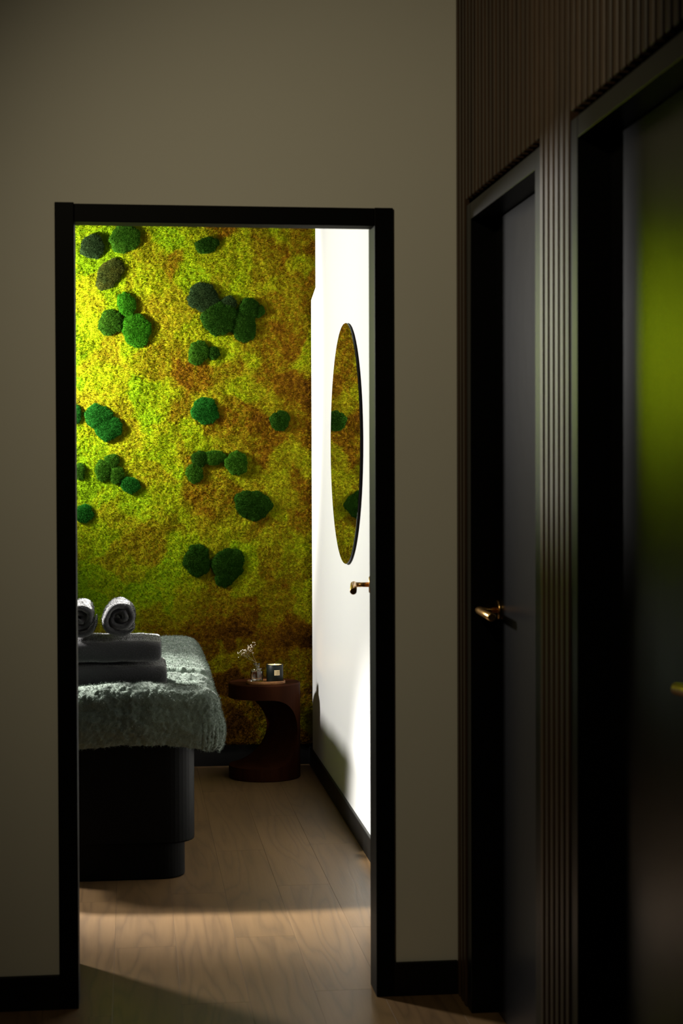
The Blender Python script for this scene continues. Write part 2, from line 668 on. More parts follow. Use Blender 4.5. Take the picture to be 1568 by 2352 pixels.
def lever(rose_c, normal, grip_dir, glen, parent, stem=0.055, droop=0.006):
    """brass lever: rose disc on the leaf, stem along the leaf's normal, cylindrical grip"""
    c, n, g = Vector(rose_c), Vector(normal).normalized(), Vector(grip_dir).normalized()
    bm = bmesh.new()
    tube(bm, [c, c + n * 0.005, c + n * 0.007], [0.026, 0.026, 0.023], 32)
    tube(bm, [c + n * 0.004, c + n * (stem + 0.006)], 0.0075, 16)
    a = c + n * stem - g * 0.010
    b = c + n * stem + g * glen + Vector((0, 0, -droop))
    t = (b - a).normalized()
    tube(bm, [a, a + t * 0.0015, b - t * 0.0015, b], [0.0090, 0.0105, 0.0105, 0.0090], 20)
    o = link('lever_handle', bm_mesh(bm), M['brass'], parent)
    for p in o.data.polygons:
        p.use_smooth = len(p.vertices) == 4
    o['label'] = 'brass lever handle'
    return o


def corridor_door(name, ya, yb, lab, handle_far):
    """door set 7 cm back in the slatted wall; ya far casing edge, yb near casing edge"""
    root = empty(name, (xb, (ya + yb) / 2, 0))
    tag(root, lab, 'door', kind='structure')
    cw = 0.052
    zt = 2.0905
    for s, (p, q) in enumerate(((ya - cw, ya), (yb, yb + cw))):
        box('frame_stile', (XS + 0.004, p, 0), (xb + 0.11, q, zt), M['black'], root, 0.0015)
    box('frame_head', (XS + 0.0045, yb + cw, zt - 0.0425), (xb + 0.11, ya - cw, zt), M['black'], root, 0.0015)
    leaf = box('door_leaf', (0.931, yb + cw + 0.003, 0.008), (0.972, ya - cw - 0.003, zt - 0.0455), M['black_gloss'], root, 0.001)
    if handle_far:
        lever((0.931, ya - cw - 0.036, 1.047), (-1, 0, 0), (0, -1, 0), 0.150, leaf, 0.050)
    else:
        lever((0.931, yb + cw + 0.068, 1.047), (-1, 0, 0), (0, 1, 0), 0.150, leaf, 0.050)
    return root


corridor_door('door_2', D1a, D1b, 'glossy black corridor door with brass lever right beside the doorway wall', True)
corridor_door('door_3', D2a, D2b, 'nearest glossy black corridor door reflecting the moss at right edge', False)

# ---------------- open doorway of the treatment room
d1 = empty('door_1', (0.25, 0.07, 0))
tag(d1, 'open black door and frame leading into the moss-walled treatment room', 'door', kind='structure')
FY0, FY1 = -0.010, WT + 0.012
box('frame_stile', (XL, FY0, 0), (XLi, FY1, ZT + 0.003), M['black_frame'], d1, 0.002)
box('frame_stile', (XRi, FY0, 0), (XR, FY1, ZT + 0.001), M['black_frame'], d1, 0.002)
box('frame_head', (XLi, FY0 + 0.002, ZI), (XRi, 0.060, ZT), M['black_frame'], d1, 0.002)
hinge = Vector((XRi + 0.004, FY1 + 0.004, 0))
leafdir = Vector((0.096, 0.69, 0)).normalized()
leafn = Vector((-leafdir.y, leafdir.x, 0))      # face towards the opening
bm = bmesh.new()
add_box(bm, (0, -0.04, 0.024), (0.775, 0, 2.045), 0.0015, 1)
rotm = Matrix((( leafdir.x, leafn.x, 0), (leafdir.y, leafn.y, 0), (0, 0, 1)))
bmesh.ops.transform(bm, matrix=Matrix.Translation(hinge) @ rotm.to_4x4(), verts=bm.verts)
leaf1 = link('door_leaf', bm_mesh(bm), M['black_frame'], d1)
rc = hinge + leafdir * 0.695 + Vector((0, 0, 1.052))
lever(rc, leafn, -leafdir, 0.135, leaf1, 0.054, 0.012)
# ------------------------------------------------------------------ moss wall
mp = empty('moss_wall_panel', (0.0, 3.77, 0.10))
tag(mp, 'chartreuse and rust preserved moss covering the back wall', 'moss wall')
MX0, MX1, MZ0, MZ1 = -0.95, 0.95, 0.102, 2.79


def moss_h(x, z):
    h = 0.014 * NA(x * 7.5, z * 7.5) + 0.007 * NB(x * 24 + z * 9, z * 24 - x * 9) + 0.004 * NC(x * 70 - z * 31, z * 70 + x * 31) + 0.006 * ND(x * 155 + z * 80, z * 155 - x * 80)
    return h


def moss_grid(x0, x1, step, name):
    nx, nz = int((x1 - x0) / step) + 1, int((MZ1 - MZ0) / step) + 1
    X, Z = np.meshgrid(np.linspace(x0, x1, nx), np.linspace(MZ0, MZ1, nz), indexing='ij')
    Y = YM - moss_h(X, Z)
    edge = np.minimum(np.minimum(X - RX0, MX1 - X), np.minimum(Z - MZ0, MZ1 - Z))
    Y = np.where(edge < 0.012, Y + (0.012 - edge) * 1.6, Y)
    Y = np.where(edge <= 1e-6, 3.786, Y)
    V = np.stack([X, Y, Z], -1).reshape(-1, 3)
    return link(name, np_mesh(name, V, grid_faces(nx, nz)), M['moss'], mp)


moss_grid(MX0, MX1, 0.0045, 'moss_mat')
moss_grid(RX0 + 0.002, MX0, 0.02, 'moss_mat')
nb = 520000
bx = RNG.uniform(MX0, MX1 - 0.004, nb)
bz = RNG.uniform(MZ0 + 0.004, MZ1 - 0.004, nb)
e_ = 0.004
gx = (moss_h(bx + e_, bz) - moss_h(bx - e_, bz)) / (2 * e_)
gz = (moss_h(bx, bz + e_) - moss_h(bx, bz - e_)) / (2 * e_)
Nn = np.stack([-gx * 0.5, -np.ones(nb), -gz * 0.5], -1)
Nn /= np.linalg.norm(Nn, axis=1, keepdims=True)
Pb = np.stack([bx, YM - moss_h(bx, bz), bz], -1)
V, Fc = blades(Pb, Nn, RNG.uniform(0.006, 0.017, nb), RNG.uniform(0.0011, 0.0024, nb), 0.85, RNG)
V[:, 0] = np.minimum(V[:, 0], 0.955)
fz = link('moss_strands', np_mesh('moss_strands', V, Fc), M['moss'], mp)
tag(fz, kind='stuff')


# bun moss pads: x, z of the centre on the moss plane, half axes (metres), tilt (degrees), kind
PADS = [
    (-0.178, 2.482, 0.059, 0.055, 0, 'slate'), (-0.025, 2.524, 0.073, 0.069, 0, 'mid'), (-0.098, 2.354, 0.081, 0.055, 50, 'olive'),
    (-0.020, 2.211, 0.042, 0.061, 8, 'bright'), (-0.096, 2.124, 0.065, 0.053, 40, 'mid'), (0.026, 2.090, 0.073, 0.077, 0, 'bright'),
    (0.362, 2.496, 0.059, 0.038, 8, 'dark'), (0.344, 2.247, 0.079, 0.067, 0, 'slate'), (0.462, 2.215, 0.044, 0.038, 0, 'slate'),
    (0.532, 2.116, 0.067, 0.079, 0, 'dark'), (0.560, 2.193, 0.055, 0.051, 0, 'dark'), (0.610, 2.185, 0.026, 0.032, 0, 'dark'),
    (0.420, 2.146, 0.081, 0.081, 0, 'dark'), (0.320, 1.984, 0.048, 0.061, -12, 'mid'), (0.391, 1.983, 0.032, 0.030, 0, 'dark'),
    (0.350, 1.707, 0.069, 0.061, 0, 'sea'), (0.708, 1.661, 0.046, 0.051, 0, 'dark'), (-0.154, 1.681, 0.069, 0.055, -20, 'sea'),
    (-0.110, 1.626, 0.067, 0.059, -25, 'sea'), (-0.256, 1.689, 0.022, 0.044, 0, 'sea'), (-0.094, 1.467, 0.038, 0.034, 0, 'mid'),
    (-0.135, 1.423, 0.040, 0.048, 0, 'mid'), (-0.072, 1.405, 0.038, 0.040, 0, 'mid'), (-0.007, 1.355, 0.051, 0.036, -15, 'sea'),
    (-0.245, 1.420, 0.028, 0.038, 0, 'mid'), (-0.224, 1.220, 0.046, 0.042, 0, 'sea'), (0.322, 1.478, 0.040, 0.040, 0, 'dark'),
    (0.392, 1.484, 0.055, 0.036, 0, 'mid'), (0.498, 1.457, 0.059, 0.053, -30, 'mid'), (0.297, 1.408, 0.040, 0.048, 10, 'mid'),
    (0.577, 1.257, 0.089, 0.073, 0, 'dark'), (0.309, 0.992, 0.067, 0.075, -8, 'dark'), (0.457, 0.974, 0.077, 0.081, 0, 'dark'),
    (0.442, 0.916, 0.048, 0.053, 0, 'dark'),
]



def make_pad(i, cx, cz, rx, rz, rot, col, base):
    rng = np.random.default_rng(100 + i)
    nt, nr = 72, 15
    th = np.linspace(0, 2 * PI, nt, endpoint=False)
    ph = rng.uniform(0, 2 * PI, 4)
    rad = 1 + 0.060 * np.sin(2 * th + ph[0]) + 0.05 * np.sin(3 * th + ph[1]) + 0.04 * np.sin(5 * th + ph[2]) + 0.03 * np.sin(9 * th + ph[3]) + rng.normal(0, 0.018, nt)
    rho = np.sin(np.linspace(0.0, 1, nr) * PI / 2)
    H = 0.024 * min(1.0, min(rx, rz) / 0.05) ** 0.5
    T, R_ = np.meshgrid(th, rho, indexing='ij')
    RA = rad[:, None] * R_
    a, b = RA * np.cos(T) * rx, RA * np.sin(T) * rz
    c, s = math.cos(rot), math.sin(rot)
    X, Z = cx + a * c - b * s, cz + a * s + b * c
    prof = (1 - R_ ** 2.6) ** 0.55
    Y = YM - base - H * prof - 0.0025 * NB(X * 40, Z * 40) - 0.002 * NC(X * 110, Z * 110)
    Y = np.where(R_ > 0.999, YM + 0.012, Y)
    # crowd the pad's shoulder outwards
    V = np.stack([X, Y, Z], -1).reshape(-1, 3)
    F4 = grid_faces(nt, nr, True)
    # fuzz
    n = int(9000 * rx * rz / 0.005) + 400
    t2 = rng.uniform(0, 2 * PI, n)
    r2 = np.sqrt(rng.uniform(0, 0.98, n))
    rr = np.interp(t2, np.append(th, 2 * PI), np.append(rad, rad[0])) * r2
    a, b = rr * np.cos(t2) * rx, rr * np.sin(t2) * rz
    X2, Z2 = cx + a * c - b * s, cz + a * s + b * c
    Y2 = YM - base - H * (1 - r2 ** 2.6) ** 0.55 - 0.0025 * NB(X2 * 40, Z2 * 40) - 0.002 * NC(X2 * 110, Z2 * 110)
    out = np.stack([(a * c - b * s) / rx, -np.ones(n) * 1.2 * (1.05 - r2 ** 3), (a * s + b * c) / rz], -1)
    out[:, 0] *= r2 ** 2
    out[:, 2] *= r2 ** 2
    out /= np.linalg.norm(out, axis=1, keepdims=True)
    Vb, Fb = blades(np.stack([X2, Y2, Z2], -1), out, rng.uniform(0.004, 0.009, n), rng.uniform(0.0010, 0.0018, n), 0.5, rng)
    me = bpy.data.meshes.new('moss_pad')
    nv = len(V)
    tri = np.concatenate([F4[:, [0, 1, 2]], F4[:, [0, 2, 3]], Fb + nv])
    me = np_mesh('moss_pad', np.concatenate([V, Vb]), tri)
    o = link('moss_pad', me, PM[col], mp)
    return o


for i, (cx, cz, rx, rz, rot, col) in enumerate(PADS):
    make_pad(i, cx, cz, rx, rz, math.radians(rot), col, 0.004 if i not in (12, 28) else 0.014)

# ------------------------------------------------------------------ round mirror
mir = empty('round_mirror', (XW, 2.28, 1.52))
tag(mir, 'large round frameless mirror hanging on the white wall', 'mirror')
MC = (XW, 2.316, 1.522)
MR = 0.480
bm = bmesh.new()
rg = lathe(bm, [(MR, -0.0116), (MR - 0.0012, -0.0124)], MC, 128, 'x')
bm.faces.new(rg[-1])
link('mirror_glass', bm_mesh(bm), M['mirror'], mir)
bm = bmesh.new()
rg = lathe(bm, [(MR, -0.0115), (MR, -0.0065), (MR - 0.012, -0.0058), (MR - 0.012, 0.0)], MC, 128, 'x')
bm.faces.new(rg[-1])
bm.faces.new(rg[0])
link('backing', bm_mesh(bm), M['black'], mir)

# ------------------------------------------------------------------ massage table
mt = empty('massage_table', (-0.08, 2.35, 0))
tag(mt, 'black pedestal massage table standing before the moss wall', 'massage table')
TX0, TX1, TY0, TY1 = -0.455, 0.285, 1.40, 3.34


def rounded_slab(name, lo, hi, r, m, parent, eb=0.006):
    bm = bmesh.new()
    add_box(bm, lo, hi)
    es = [e for e in bm.edges if abs(e.verts[0].co.z - e.verts[1].co.z) > 0.5 * (hi[2] - lo[2])]
    bmesh.ops.bevel(bm, geom=es, offset=r, segments=10, affect='EDGES', profile=0.5)
    es = [e for e in bm.edges if e.is_manifold and len({round(v.co.z, 4) for v in e.verts}) == 1 and e.calc_face_angle(0) > 0.5]
    bmesh.ops.bevel(bm, geom=es, offset=eb, segments=2, affect='EDGES', profile=0.5)
    return link(name, bm_mesh(bm), m, parent)


rounded_slab('plinth', (-0.345, 1.43, 0.0), (0.178, 3.10, 0.135), 0.085, M['vinyl'], mt)
rounded_slab('pedestal', (-0.375, 1.41, 0.126), (0.212, 3.16, 0.56), 0.10, M['vinyl'], mt)
rounded_slab('mattress', (TX0 + 0.03, TY0 + 0.03, 0.53), (TX1 - 0.03, TY1 - 0.03, 0.588), 0.09, M['vinyl'], mt, 0.012)

# ------------------------------------------------------------------ fleece blanket draped over the table
NF1, NF2, NF3 = Noise2(21), Noise2(22), Noise2(23)


def blanket():
    r = 0.068
    x0, x1, y0, y1 = TX0 + r - 0.01, TX1 - r + 0.012, TY0 + r - 0.02, TY1 - r
    drop = 0.130
    ext = r * PI / 2 + drop
    st = 0.0055
    na, nbb = int((x1 - x0 + 2 * ext) / st), int((y1 - y0 + 2 * ext) / st)
    A, B = np.meshgrid(np.linspace(x0 - ext, x1 + ext, na), np.linspace(y0 - ext, y1 + ext, nbb), indexing='ij')
    cxp, cyp = np.clip(A, x0, x1), np.clip(B, y0, y1)
    dx, dy = A - cxp, B - cyp
    d = np.hypot(dx, dy)
    lim = ext * (1 + 0.10 * NF1(A * 5, B * 5))
    d = np.minimum(d, lim)           # corners gather instead of hanging lower
    nx, ny = dx / np.maximum(np.hypot(dx, dy), 1e-9), dy / np.maximum(np.hypot(dx, dy), 1e-9)
    ang = np.clip(d / r, 0, PI / 2)
    out = r * np.sin(ang)
    fall = r * (1 - np.cos(ang)) + np.maximum(d - r * PI / 2, 0)
    hang = np.maximum(d - r * PI / 2, 0)
    along = A * np.abs(ny) + B * np.abs(nx) + 0.25 * np.arctan2(dy, dx)
    fold = (np.sin(along * 23 + 6 * NF2(along * 3, along * 0)) * 0.5 + NF1(along * 9, hang * 4)) * hang
    out = out + 0.016 * np.sin(PI * np.clip(hang / drop, 0, 1)) + 0.05 * fold - 0.9 * np.maximum(hang - 0.115, 0) ** 1.2
    # height of the padded top along the table: groove, shallow seat for the towels, raised front roll
    yy = cyp
    ztop = np.interp(yy, [1.38, 1.44, 1.50, 1.56, 1.86, 1.925, 1.962, 1.972, 1.996, 2.003, 2.6, 3.4],
                     [0.652, 0.662, 0.648, 0.618, 0.620, 0.652, 0.661, 0.630, 0.630, 0.674, 0.678, 0.668])
    ztop = ztop + np.where(yy < 1.56, 0.018 * np.sin((cxp + 0.30) * 5.2) - 0.006, 0.0)
    ztop = ztop + 0.010 * NF1(A * 4, B * 4) - 0.05 * np.maximum(np.abs(cxp - (x0 + x1) / 2) - 0.2, 0)
    X = cxp + nx * out
    Y = cyp + ny * out
    Z = ztop - fall
    fr = np.clip((1.75 - yy) / 0.3, 0, 1)
    Z = Z + fr * 0.005 * NF2(A * 17, B * 17)
    P = np.stack([X, Y, Z], -1)
    # curly pile: small relief along the normal
    t1 = np.gradient(P, axis=0)
    t2 = np.gradient(P, axis=1)
    N = np.cross(t1, t2)
    N /= np.linalg.norm(N, axis=2, keepdims=True) + 1e-12
    N = np.where(N[..., 2:3] < -0.3, N, N)
    pile = 0.006 * NF1(A * 75 + B * 30, B * 75 - A * 30) + 0.005 * NF3(A * 140 + B * 60, B * 140 - A * 60) + 0.006 * NF2(A * 30, B * 30)
    P = P + N * (pile + 0.004)[..., None]
    return P, N, na, nbb


P, N, na, nbb = blanket()
V = P.reshape(-1, 3)
F4 = grid_faces(na, nbb)
keep = (V[F4][:, :, 1].mean(1) < 3.6)
nbf = 260000
ii = RNG.integers(0, na * nbb, nbf)
pp, nn = V[ii], N.reshape(-1, 3)[ii]
pp = pp + RNG.normal(0, 0.002, pp.shape)
gro = (pp[:, 1] > 1.960) & (pp[:, 1] < 2.006) & (pp[:, 2] < 0.668) & (pp[:, 2] > 0.60) & (pp[:, 0] < 0.26)
pp, nn = pp[~gro], nn[~gro]
nbf = len(pp)
Vb, Fb = blades(pp, nn, RNG.uniform(0.004, 0.009, nbf), RNG.uniform(0.0008, 0.0017, nbf), 0.8, RNG)
tri = np.concatenate([F4[:, [0, 1, 2]], F4[:, [0, 2, 3]], Fb + len(V)])
me = np_mesh('fleece_blanket', np.concatenate([V, Vb]), tri)
bl = link('fleece_blanket', me, M['fleece'])
tag(bl, 'sage green fluffy fleece blanket draped over the massage table', 'blanket')

# ------------------------------------------------------------------ towels


def folded_towel(name, x0, x1, y0, y1, z0, th, seed, lab):
    """a towel folded in half: thick sheet turning round the front edge, extruded along x"""
    nz = Noise2(seed)
    t = th / 2.0 * 0.985
    prof = []
    yb_, yf = y1, y0 + th / 2
    n1 = 16
    for i in range(n1):
        prof.append((yb_ + (yf - yb_) * i / n1, z0 + th))
    for i in range(17):
        a = PI / 2 + PI * i / 16
        prof.append((yf + math.cos(a) * th / 2 * 0.95, z0 + th / 2 + math.copysign(abs(math.sin(a)) ** 0.9, math.sin(a)) * th / 2))
    for i in range(1, n1 + 1):
        prof.append((yf + (yb_ - yf) * i / n1, z0))
    # back side with the slit between the two layers
    prof += [(yb_ + 0.006, z0 + t * 0.5), (yb_, z0 + t), (yb_ - 0.05, z0 + th / 2), (yb_, z0 + th - t), (yb_ + 0.006, z0 + th - t * 0.5)]
    prof = np.array(prof)
    npf = len(prof)
    nx = 64
    xs = 0.5 - 0.5 * np.cos(np.linspace(0, PI, nx))
    V = np.zeros((nx, npf, 3))
    cyc, czc = (y0 + y1) / 2, z0 + th / 2
    for i, s in enumerate(xs):
        x = x0 + (x1 - x0) * s
        e = min(s, 1 - s) * (x1 - x0)
        k = 1.0 if e > 0.03 else (0.80 + 0.20 * math.sqrt(max(0, 1 - (1 - e / 0.03) ** 2)))
        V[i, :, 0] = x
        V[i, :, 1] = cyc + (prof[:, 0] - cyc) * (k * 0.3 + 0.7)
        V[i, :, 2] = czc + (prof[:, 1] - czc) * k
    u = V[:, :, 0]
    sgn = np.sign(prof[:, 1] - czc)[None, :]
    V[:, :, 2] += 0.006 * nz(u * 7, V[:, :, 1] * 7 + sgn * 3) * (1 + sgn) / 2 + 0.004 * nz(u * 30, prof[:, 0][None] * 30 + 9)
    V[:, :, 1] += 0.006 * nz(u * 9, prof[:, 1][None] * 20)
    Vf = V.reshape(-1, 3)
    F4 = []
    for i in range(nx - 1):
        for j in range(npf):
            j2 = (j + 1) % npf
            F4.append((i * npf + j, (i + 1) * npf + j, (i + 1) * npf + j2, i * npf + j2))
    bm = bmesh.new()
    bv = [bm.verts.new(v) for v in Vf]
    for f in F4:
        bm.faces.new([bv[q] for q in f])
    for i in (0, nx - 1):
        bm.faces.new([bv[i * npf + j] for j in range(npf)])
    bmesh.ops.triangulate(bm, faces=[f for f in bm.faces if len(f.verts) > 4])
    me = bm_mesh(bm, name)
    o = link(name, me, M['towel'], None, True)
    tag(o, lab, 'towel', 'grey towels stacked on the blanket')
    fuzz(o)
    return o


def fuzz(o, n=16000, L=(0.003, 0.006)):
    """short terry loops on a towel, joined to its mesh"""
    me = o.data
    nv = len(me.vertices)
    co = np.empty(nv * 3)
    me.vertices.foreach_get('co', co)
    me.calc_loop_triangles()
    nt = len(me.loop_triangles)
    tr = np.empty(nt * 3, dtype=np.int32)
    me.loop_triangles.foreach_get('vertices', tr)
    co = co.reshape(-1, 3)
    tr = tr.reshape(-1, 3)
    a, b, c = co[tr[:, 0]], co[tr[:, 1]], co[tr[:, 2]]
    nrm = np.cross(b - a, c - a)
    area = np.linalg.norm(nrm, axis=1)
    idx = RNG.choice(nt, n, p=area / area.sum())
    u, v = RNG.random(n), RNG.random(n)
    fl = u + v > 1
    u[fl], v[fl] = 1 - u[fl], 1 - v[fl]
    p = a[idx] + (b[idx] - a[idx]) * u[:, None] + (c[idx] - a[idx]) * v[:, None]
    nn = nrm[idx] / (area[idx][:, None] + 1e-12)
    V, F = blades(p, nn, RNG.uniform(*L, n), RNG.uniform(0.001, 0.0018, n), 0.6, RNG)
    sm = np.concatenate([np.ones(nt, bool), np.zeros(n, bool)])
    m2 = np_mesh(me.name, np.concatenate([co, V]), np.concatenate([tr, F + nv]))
    m2.materials.append(me.materials[0])
    m2.polygons.foreach_set('use_smooth', sm)
    o.data = m2


def rolled_towel(name, c, R, length, seed, start, lab):
    """a spiral of thick cloth with its end towards the viewer"""
    rng = np.random.default_rng(seed)
    nz = Noise2(seed + 40)
    turns = 2.6
    n = 150
    ny = 26
    th = np.linspace(0, turns * 2 * PI, n)
    t = R / (turns + 0.55)
    cl = R - t * 0.5 - t * (th[::-1] / (2 * PI))      # centre line radius, inside -> outside
    cl = np.maximum(cl, 0.005)
    hw = t * 0.47 * np.minimum(1, np.minimum(np.arange(n) / 4 + 0.3, (n - 1 - np.arange(n)) / 6 + 0.15))
    ang = th + start
    wob = 1 + 0.10 * np.sin(ang * 2 + 1.0) * (1 - cl / R) + 0.03 * np.sin(ang * 3 + seed)
    ys = np.linspace(0, 1, ny)
    # outline: outer edge forward, inner edge back
    ro, ri = (cl + hw) * wob, np.maximum(cl - hw, 0.001) * wob
    ringx = np.concatenate([ro * np.cos(ang), (ri * np.cos(ang))[::-1]])
    ringz = np.concatenate([ro * np.sin(ang), (ri * np.sin(ang))[::-1]])
    rc_ = np.concatenate([cl, cl[::-1]])
    aa = np.concatenate([ang, ang[::-1]])
    m = len(ringx)
    V = np.zeros((ny, m, 3))
    hw2 = np.concatenate([hw, hw[::-1]])
    side = np.concatenate([np.ones(n), -np.ones(n)])
    for i, s in enumerate(ys):
        # lip rounding at both ends
        e = min(s, 1 - s) * length
        k = 0.0 if e > 0.012 else (1 - math.sqrt(max(0, 1 - (1 - e / 0.012) ** 2)))
        sh = -side * hw2 * 0.8 * k
        rad = np.hypot(ringx, ringz)
        V[i, :, 0] = c[0] + ringx * (1 + sh / np.maximum(rad, 0.006))
        V[i, :, 2] = c[2] + ringz * (1 + sh / np.maximum(rad, 0.006)) * 1.03
        rec = 0.020 * (1 - rc_ / R) + 0.010 * np.sin(aa * 1.3 + seed)
        V[i, :, 1] = c[1] + s * length + rec * (1 - s)
    rad = np.hypot(V[:, :, 0] - c[0], V[:, :, 2] - c[2])
    bump_ = 0.006 * nz(V[:, :, 1] * 16, np.arctan2(V[:, :, 2] - c[2], V[:, :, 0] - c[0]) * 2)
    k_ = 1 + bump_ / np.maximum(rad, 0.02)
    V[:, :, 0] = c[0] + (V[:, :, 0] - c[0]) * k_
    V[:, :, 2] = c[2] + (V[:, :, 2] - c[2]) * k_
    Vf = V.reshape(-1, 3)
    F4 = []
    for i in range(ny - 1):
        for j in range(m):
            j2 = (j + 1) % m
            F4.append((i * m + j, (i + 1) * m + j, (i + 1) * m + j2, i * m + j2))
    for j in range(n - 1):          # end caps, following the sheet
        F4.append((j, j + 1, m - 2 - j, m - 1 - j))
        q = (ny - 1) * m
        F4.append((q + m - 1 - j, q + m - 2 - j, q + j + 1, q + j))
    me = np_mesh(name, Vf, np.array(F4))
    bm = bmesh.new()
    bm.from_mesh(me)
    me = bm_mesh(bm, name)
    o = link(name, me, M['towel'], None, True)
    tag(o, lab, 'towel', 'grey towels stacked on the blanket')
    fuzz(o, 14000)
    return o


folded_towel('folded_towel', -0.44, 0.119, 1.572, 1.90, 0.640, 0.084, 51, 'charcoal folded towel at the bottom of the stack, lying on the blanket')
folded_towel('folded_towel', -0.45, 0.100, 1.575, 1.90, 0.737, 0.074, 52, 'charcoal folded towel in the middle, under the two rolled towels')
rolled_towel('rolled_towel', (-0.043, 1.590, 0.892), 0.070, 0.30, 3, 1.9, 'rolled grey towel on the right, its end spiral in full view')
rolled_towel('rolled_towel', (-0.186, 1.595, 0.891), 0.070, 0.30, 5, 2.4, 'rolled grey towel on the left, partly cut off by the door frame')

# ------------------------------------------------------------------ C-shaped drum side table
TCX, TCY, TR, TH = 0.606, 3.447, 0.166, 0.440
bm = bmesh.new()
rg = lathe(bm, [(TR - 0.003, 0.0), (TR, 0.003), (TR, TH - 0.004), (TR - 0.004, TH)], (TCX, TCY, 0), 128)
bm.faces.new(rg[0])
bm.faces.new(rg[-1])
st = link('side_table', bm_mesh(bm), M['mahogany'])
bm = bmesh.new()
hc, hr = (TCX - 0.062, 0.216), 0.157
prof = [(TCX - 0.3, hc[1] + hr), ]
for i in range(49):
    a = PI / 2 - PI * i / 48
    prof.append((hc[0] + hr * math.cos(a), hc[1] + hr * math.sin(a)))
prof.append((TCX - 0.3, hc[1] - hr))
f0 = [bm.verts.new((p[0], TCY - 0.4, p[1])) for p in prof]
f1 = [bm.verts.new((p[0], TCY + 0.4, p[1])) for p in prof]
bm.faces.new(f0)
bm.faces.new(f1[::-1])
for i in range(len(prof)):
    j = (i + 1) % len(prof)
    bm.faces.new((f0[i], f0[j], f1[j], f1[i]))
bmesh.ops.rotate(bm, verts=bm.verts, cent=(TCX, TCY, 0), matrix=Matrix.Rotation(math.radians(27), 3, 'Z'))
cut = link('cutter', bm_mesh(bm))
md = st.modifiers.new('cut', 'BOOLEAN')
md.operation = 'DIFFERENCE'
md.object = cut
md.solver = 'EXACT'
bpy.context.view_layer.update()
dg = bpy.context.evaluated_depsgraph_get()
me = bpy.data.meshes.new_from_object(st.evaluated_get(dg))
st.modifiers.clear()
st.data = me
bpy.data.objects.remove(cut, do_unlink=True)
tag(st, 'dark red-brown wooden drum side table with a scooped C-shaped opening', 'side table')

# tray
bm = bmesh.new()
TZ = TH
tc = (0.609, 3.385)
ring_defs = [(1.0, 0.0), (1.03, 0.004), (1.03, 0.0125), (1.0, 0.0145), (0.965, 0.0145), (0.94, 0.0085), (0.0001, 0.0085)]
rings = []
for s, h in ring_defs:
    rings.append([bm.verts.new((tc[0] + s * 0.086 * math.copysign(abs(math.cos(a)) ** 0.7, math.cos(a)),
                                tc[1] + s * 0.058 * math.copysign(abs(math.sin(a)) ** 0.7, math.sin(a)), TZ + h))
                  for a in [2 * PI * q / 64 for q in range(64)]])
for i in range(len(rings) - 1):
    for q in range(64):
        bm.faces.new((rings[i][q], rings[i][(q + 1) % 64], rings[i + 1][(q + 1) % 64], rings[i + 1][q]))
bm.faces.new(rings[0])
tr = link('serving_tray', bm_mesh(bm), M['acacia'])
tag(tr, 'small oval wooden tray on the drum side table', 'tray')
TT = TZ + 0.0087

# glass vase with water
vc = (0.567, 3.385, TT)
vs_ = empty('bud_vase', vc)
tag(vs_, 'small clear glass bottle vase with water on the wooden tray', 'vase')
outer = [(0.0, 0.0), (0.0255, 0.0), (0.0275, 0.0008), (0.0285, 0.003), (0.0285, 0.006), (0.0285, 0.053), (0.0280, 0.0575), (0.0262, 0.0615),
         (0.0225, 0.0645), (0.0165, 0.0665), (0.0128, 0.0685), (0.0118, 0.0715), (0.0118, 0.0775), (0.0135, 0.080), (0.0158, 0.0815), (0.0160, 0.0835), (0.0155, 0.0850)]
inner = [(0.0130, 0.0850), (0.0105, 0.081), (0.0098, 0.0775), (0.0098, 0.0705), (0.0118, 0.0665), (0.0160, 0.0642), (0.0215, 0.0622), (0.0245, 0.0595), (0.0258, 0.056),
         (0.0260, 0.052), (0.0260, 0.010), (0.0250, 0.0075), (0.0225, 0.0065), (0.0, 0.0062)]
bm = bmesh.new()
lathe(bm, outer + inner, vc, 48)
bmesh.ops.remove_doubles(bm, verts=bm.verts, dist=1e-6)
vg = link('glass_body', bm_mesh(bm), M['glass'], vs_, True)
bm = bmesh.new()
lathe(bm, [(0.0, 0.0064), (0.0222, 0.0067), (0.0247, 0.0078), (0.0258, 0.0105), (0.0258, 0.0478), (0.0254, 0.0480), (0.0, 0.0480)], vc, 48)
bmesh.ops.remove_doubles(bm, verts=bm.verts, dist=1e-6)
link('water', bm_mesh(bm), M['water'], vs_, True)

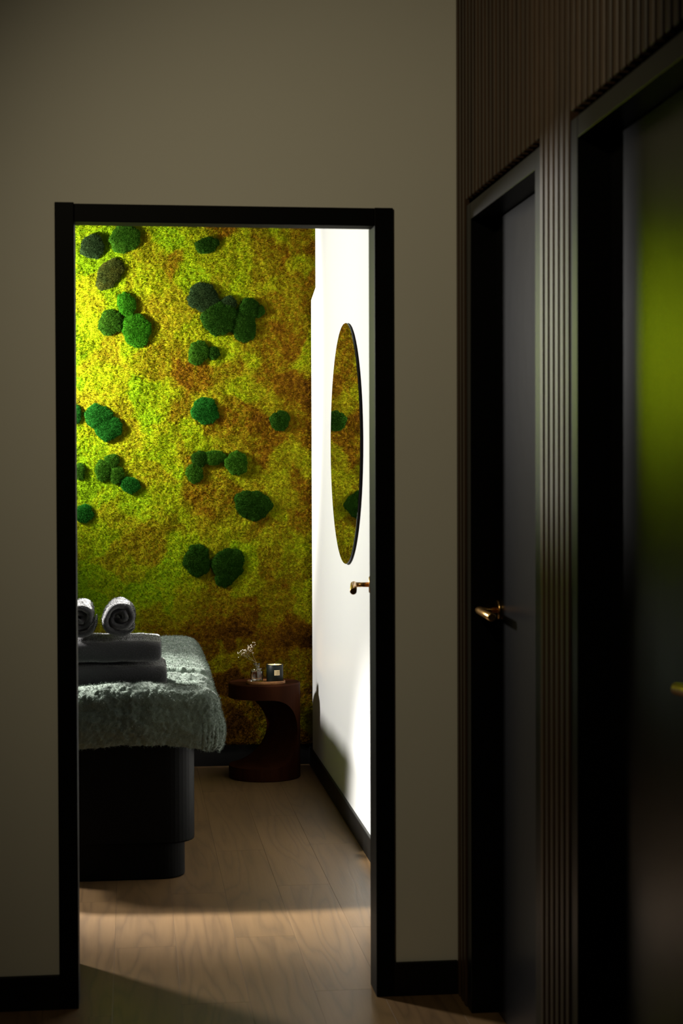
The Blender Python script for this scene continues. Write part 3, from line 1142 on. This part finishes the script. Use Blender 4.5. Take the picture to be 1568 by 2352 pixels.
# dried flower sprig
sp = empty('flower_sprig', (vc[0], vc[1], vc[2] + 0.03))
tag(sp, 'sprig of tiny pale dried blossoms standing in the glass vase', 'flowers')
base = Vector((vc[0] + 0.005, vc[1], TT + 0.012))
neck = Vector((vc[0] - 0.004, vc[1], TT + 0.088))
rr = random.Random(5)
tips = []
bm = bmesh.new()
for k_ in range(3):
    tgt = (Vector((0.512, 3.385, 0.588)), Vector((0.537, 3.39, 0.607)), Vector((0.497, 3.38, 0.578)))[k_]
    pts = [base, neck + Vector((0.002 * k_, 0, 0)), neck.lerp(tgt, 0.5) + Vector((0, 0, -0.003)), tgt]
    tube(bm, pts, [0.0008, 0.0008, 0.0007, 0.0005], 5)
    for j in range(17):
        t = rr.uniform(-0.1, 1.0)
        st_ = neck.lerp(tgt, 0.55 + 0.45 * max(t, 0))
        tip = Vector((rr.gauss(0, 0.004), rr.gauss(0, 0.012), rr.gauss(0, 0.009)))
        s2 = rr.uniform(0, 1)
        line_ = Vector((0.478, 3.385, 0.574)).lerp(Vector((0.562, 3.39, 0.622)), s2)
        line_ += tip
        if (line_ - st_).length < 0.055:
            tube(bm, [st_, st_.lerp(line_, 0.55) + Vector((0, 0, -0.003)), line_], 0.00035, 4)
            tips.append(line_)
link('stems', bm_mesh(bm), M['stem'], sp)
bm = bmesh.new()
for t in tips:
    for q in range(rr.choice((1, 1, 2))):
        bmesh.ops.create_icosphere(bm, subdivisions=1, radius=rr.uniform(0.0014, 0.0026),
                                   matrix=Matrix.Translation(t + Vector((rr.gauss(0, .0022), rr.gauss(0, .002), rr.gauss(0, .0022))) * q))
tag(link('blossoms', bm_mesh(bm), M['blossom'], sp), kind='stuff')

# candle
cc = (0.650, 3.388, TT)
cn = empty('candle', cc)
tag(cn, 'lit candle in a dark green jar with a cream label', 'candle')
bm = bmesh.new()
rg = lathe(bm, [(0.0, 0.0), (0.0365, 0.0), (0.0385, 0.002), (0.0385, 0.0785), (0.0378, 0.0795), (0.0362, 0.0795), (0.0355, 0.0785), (0.0355, 0.006), (0.0, 0.006)], cc, 64)
bmesh.ops.remove_doubles(bm, verts=bm.verts, dist=1e-6)
jar = link('jar', bm_mesh(bm), M['jar'], cn, True)
bm = bmesh.new()
lathe(bm, [(0.0, 0.0065), (0.0352, 0.0065), (0.0352, 0.0760), (0.030, 0.0752), (0.0, 0.0748)], cc, 48)
bmesh.ops.remove_doubles(bm, verts=bm.verts, dist=1e-6)
link('wax', bm_mesh(bm), M['wax'], cn)
bm = bmesh.new()
lathe(bm, [(0.0, 0.0752), (0.0016, 0.0758), (0.0024, 0.0770), (0.0018, 0.0788), (0.0008, 0.0800), (0.0, 0.0806)], cc, 16)
bmesh.ops.remove_doubles(bm, verts=bm.verts, dist=1e-6)
link('flame', bm_mesh(bm), M['flame'], cn, True)


def on_jar(a0, a1, z0, z1, r):
    bm = bmesh.new()
    n = 10
    prev = None
    for i in range(n + 1):
        a = a0 + (a1 - a0) * i / n
        u = bm.verts.new((cc[0] + r * math.sin(a), cc[1] - r * math.cos(a), cc[2] + z0))
        v = bm.verts.new((cc[0] + r * math.sin(a), cc[1] - r * math.cos(a), cc[2] + z1))
        if prev:
            bm.faces.new((prev[0], u, v, prev[1]))
        prev = (u, v)
    return bm


lbl = link('label', bm_mesh(on_jar(-0.13, 0.54, 0.031, 0.0555, 0.0388)), M['label'], cn)
lbl['label'] = 'cream label with a dark line'
link('print', bm_mesh(on_jar(0.020, 0.050, 0.031, 0.0555, 0.0390)), M['ink'], lbl)
for z in (0.037, 0.043, 0.049):
    link('print', bm_mesh(on_jar(0.14, 0.40, z, z + 0.0012, 0.0390)), M['ink'], lbl)
lamp('candle_glow', 'POINT', (cc[0], cc[1], cc[2] + 0.0870), None, 0.28, (1.0, 0.62, 0.25), shadow_soft_size=0.004)
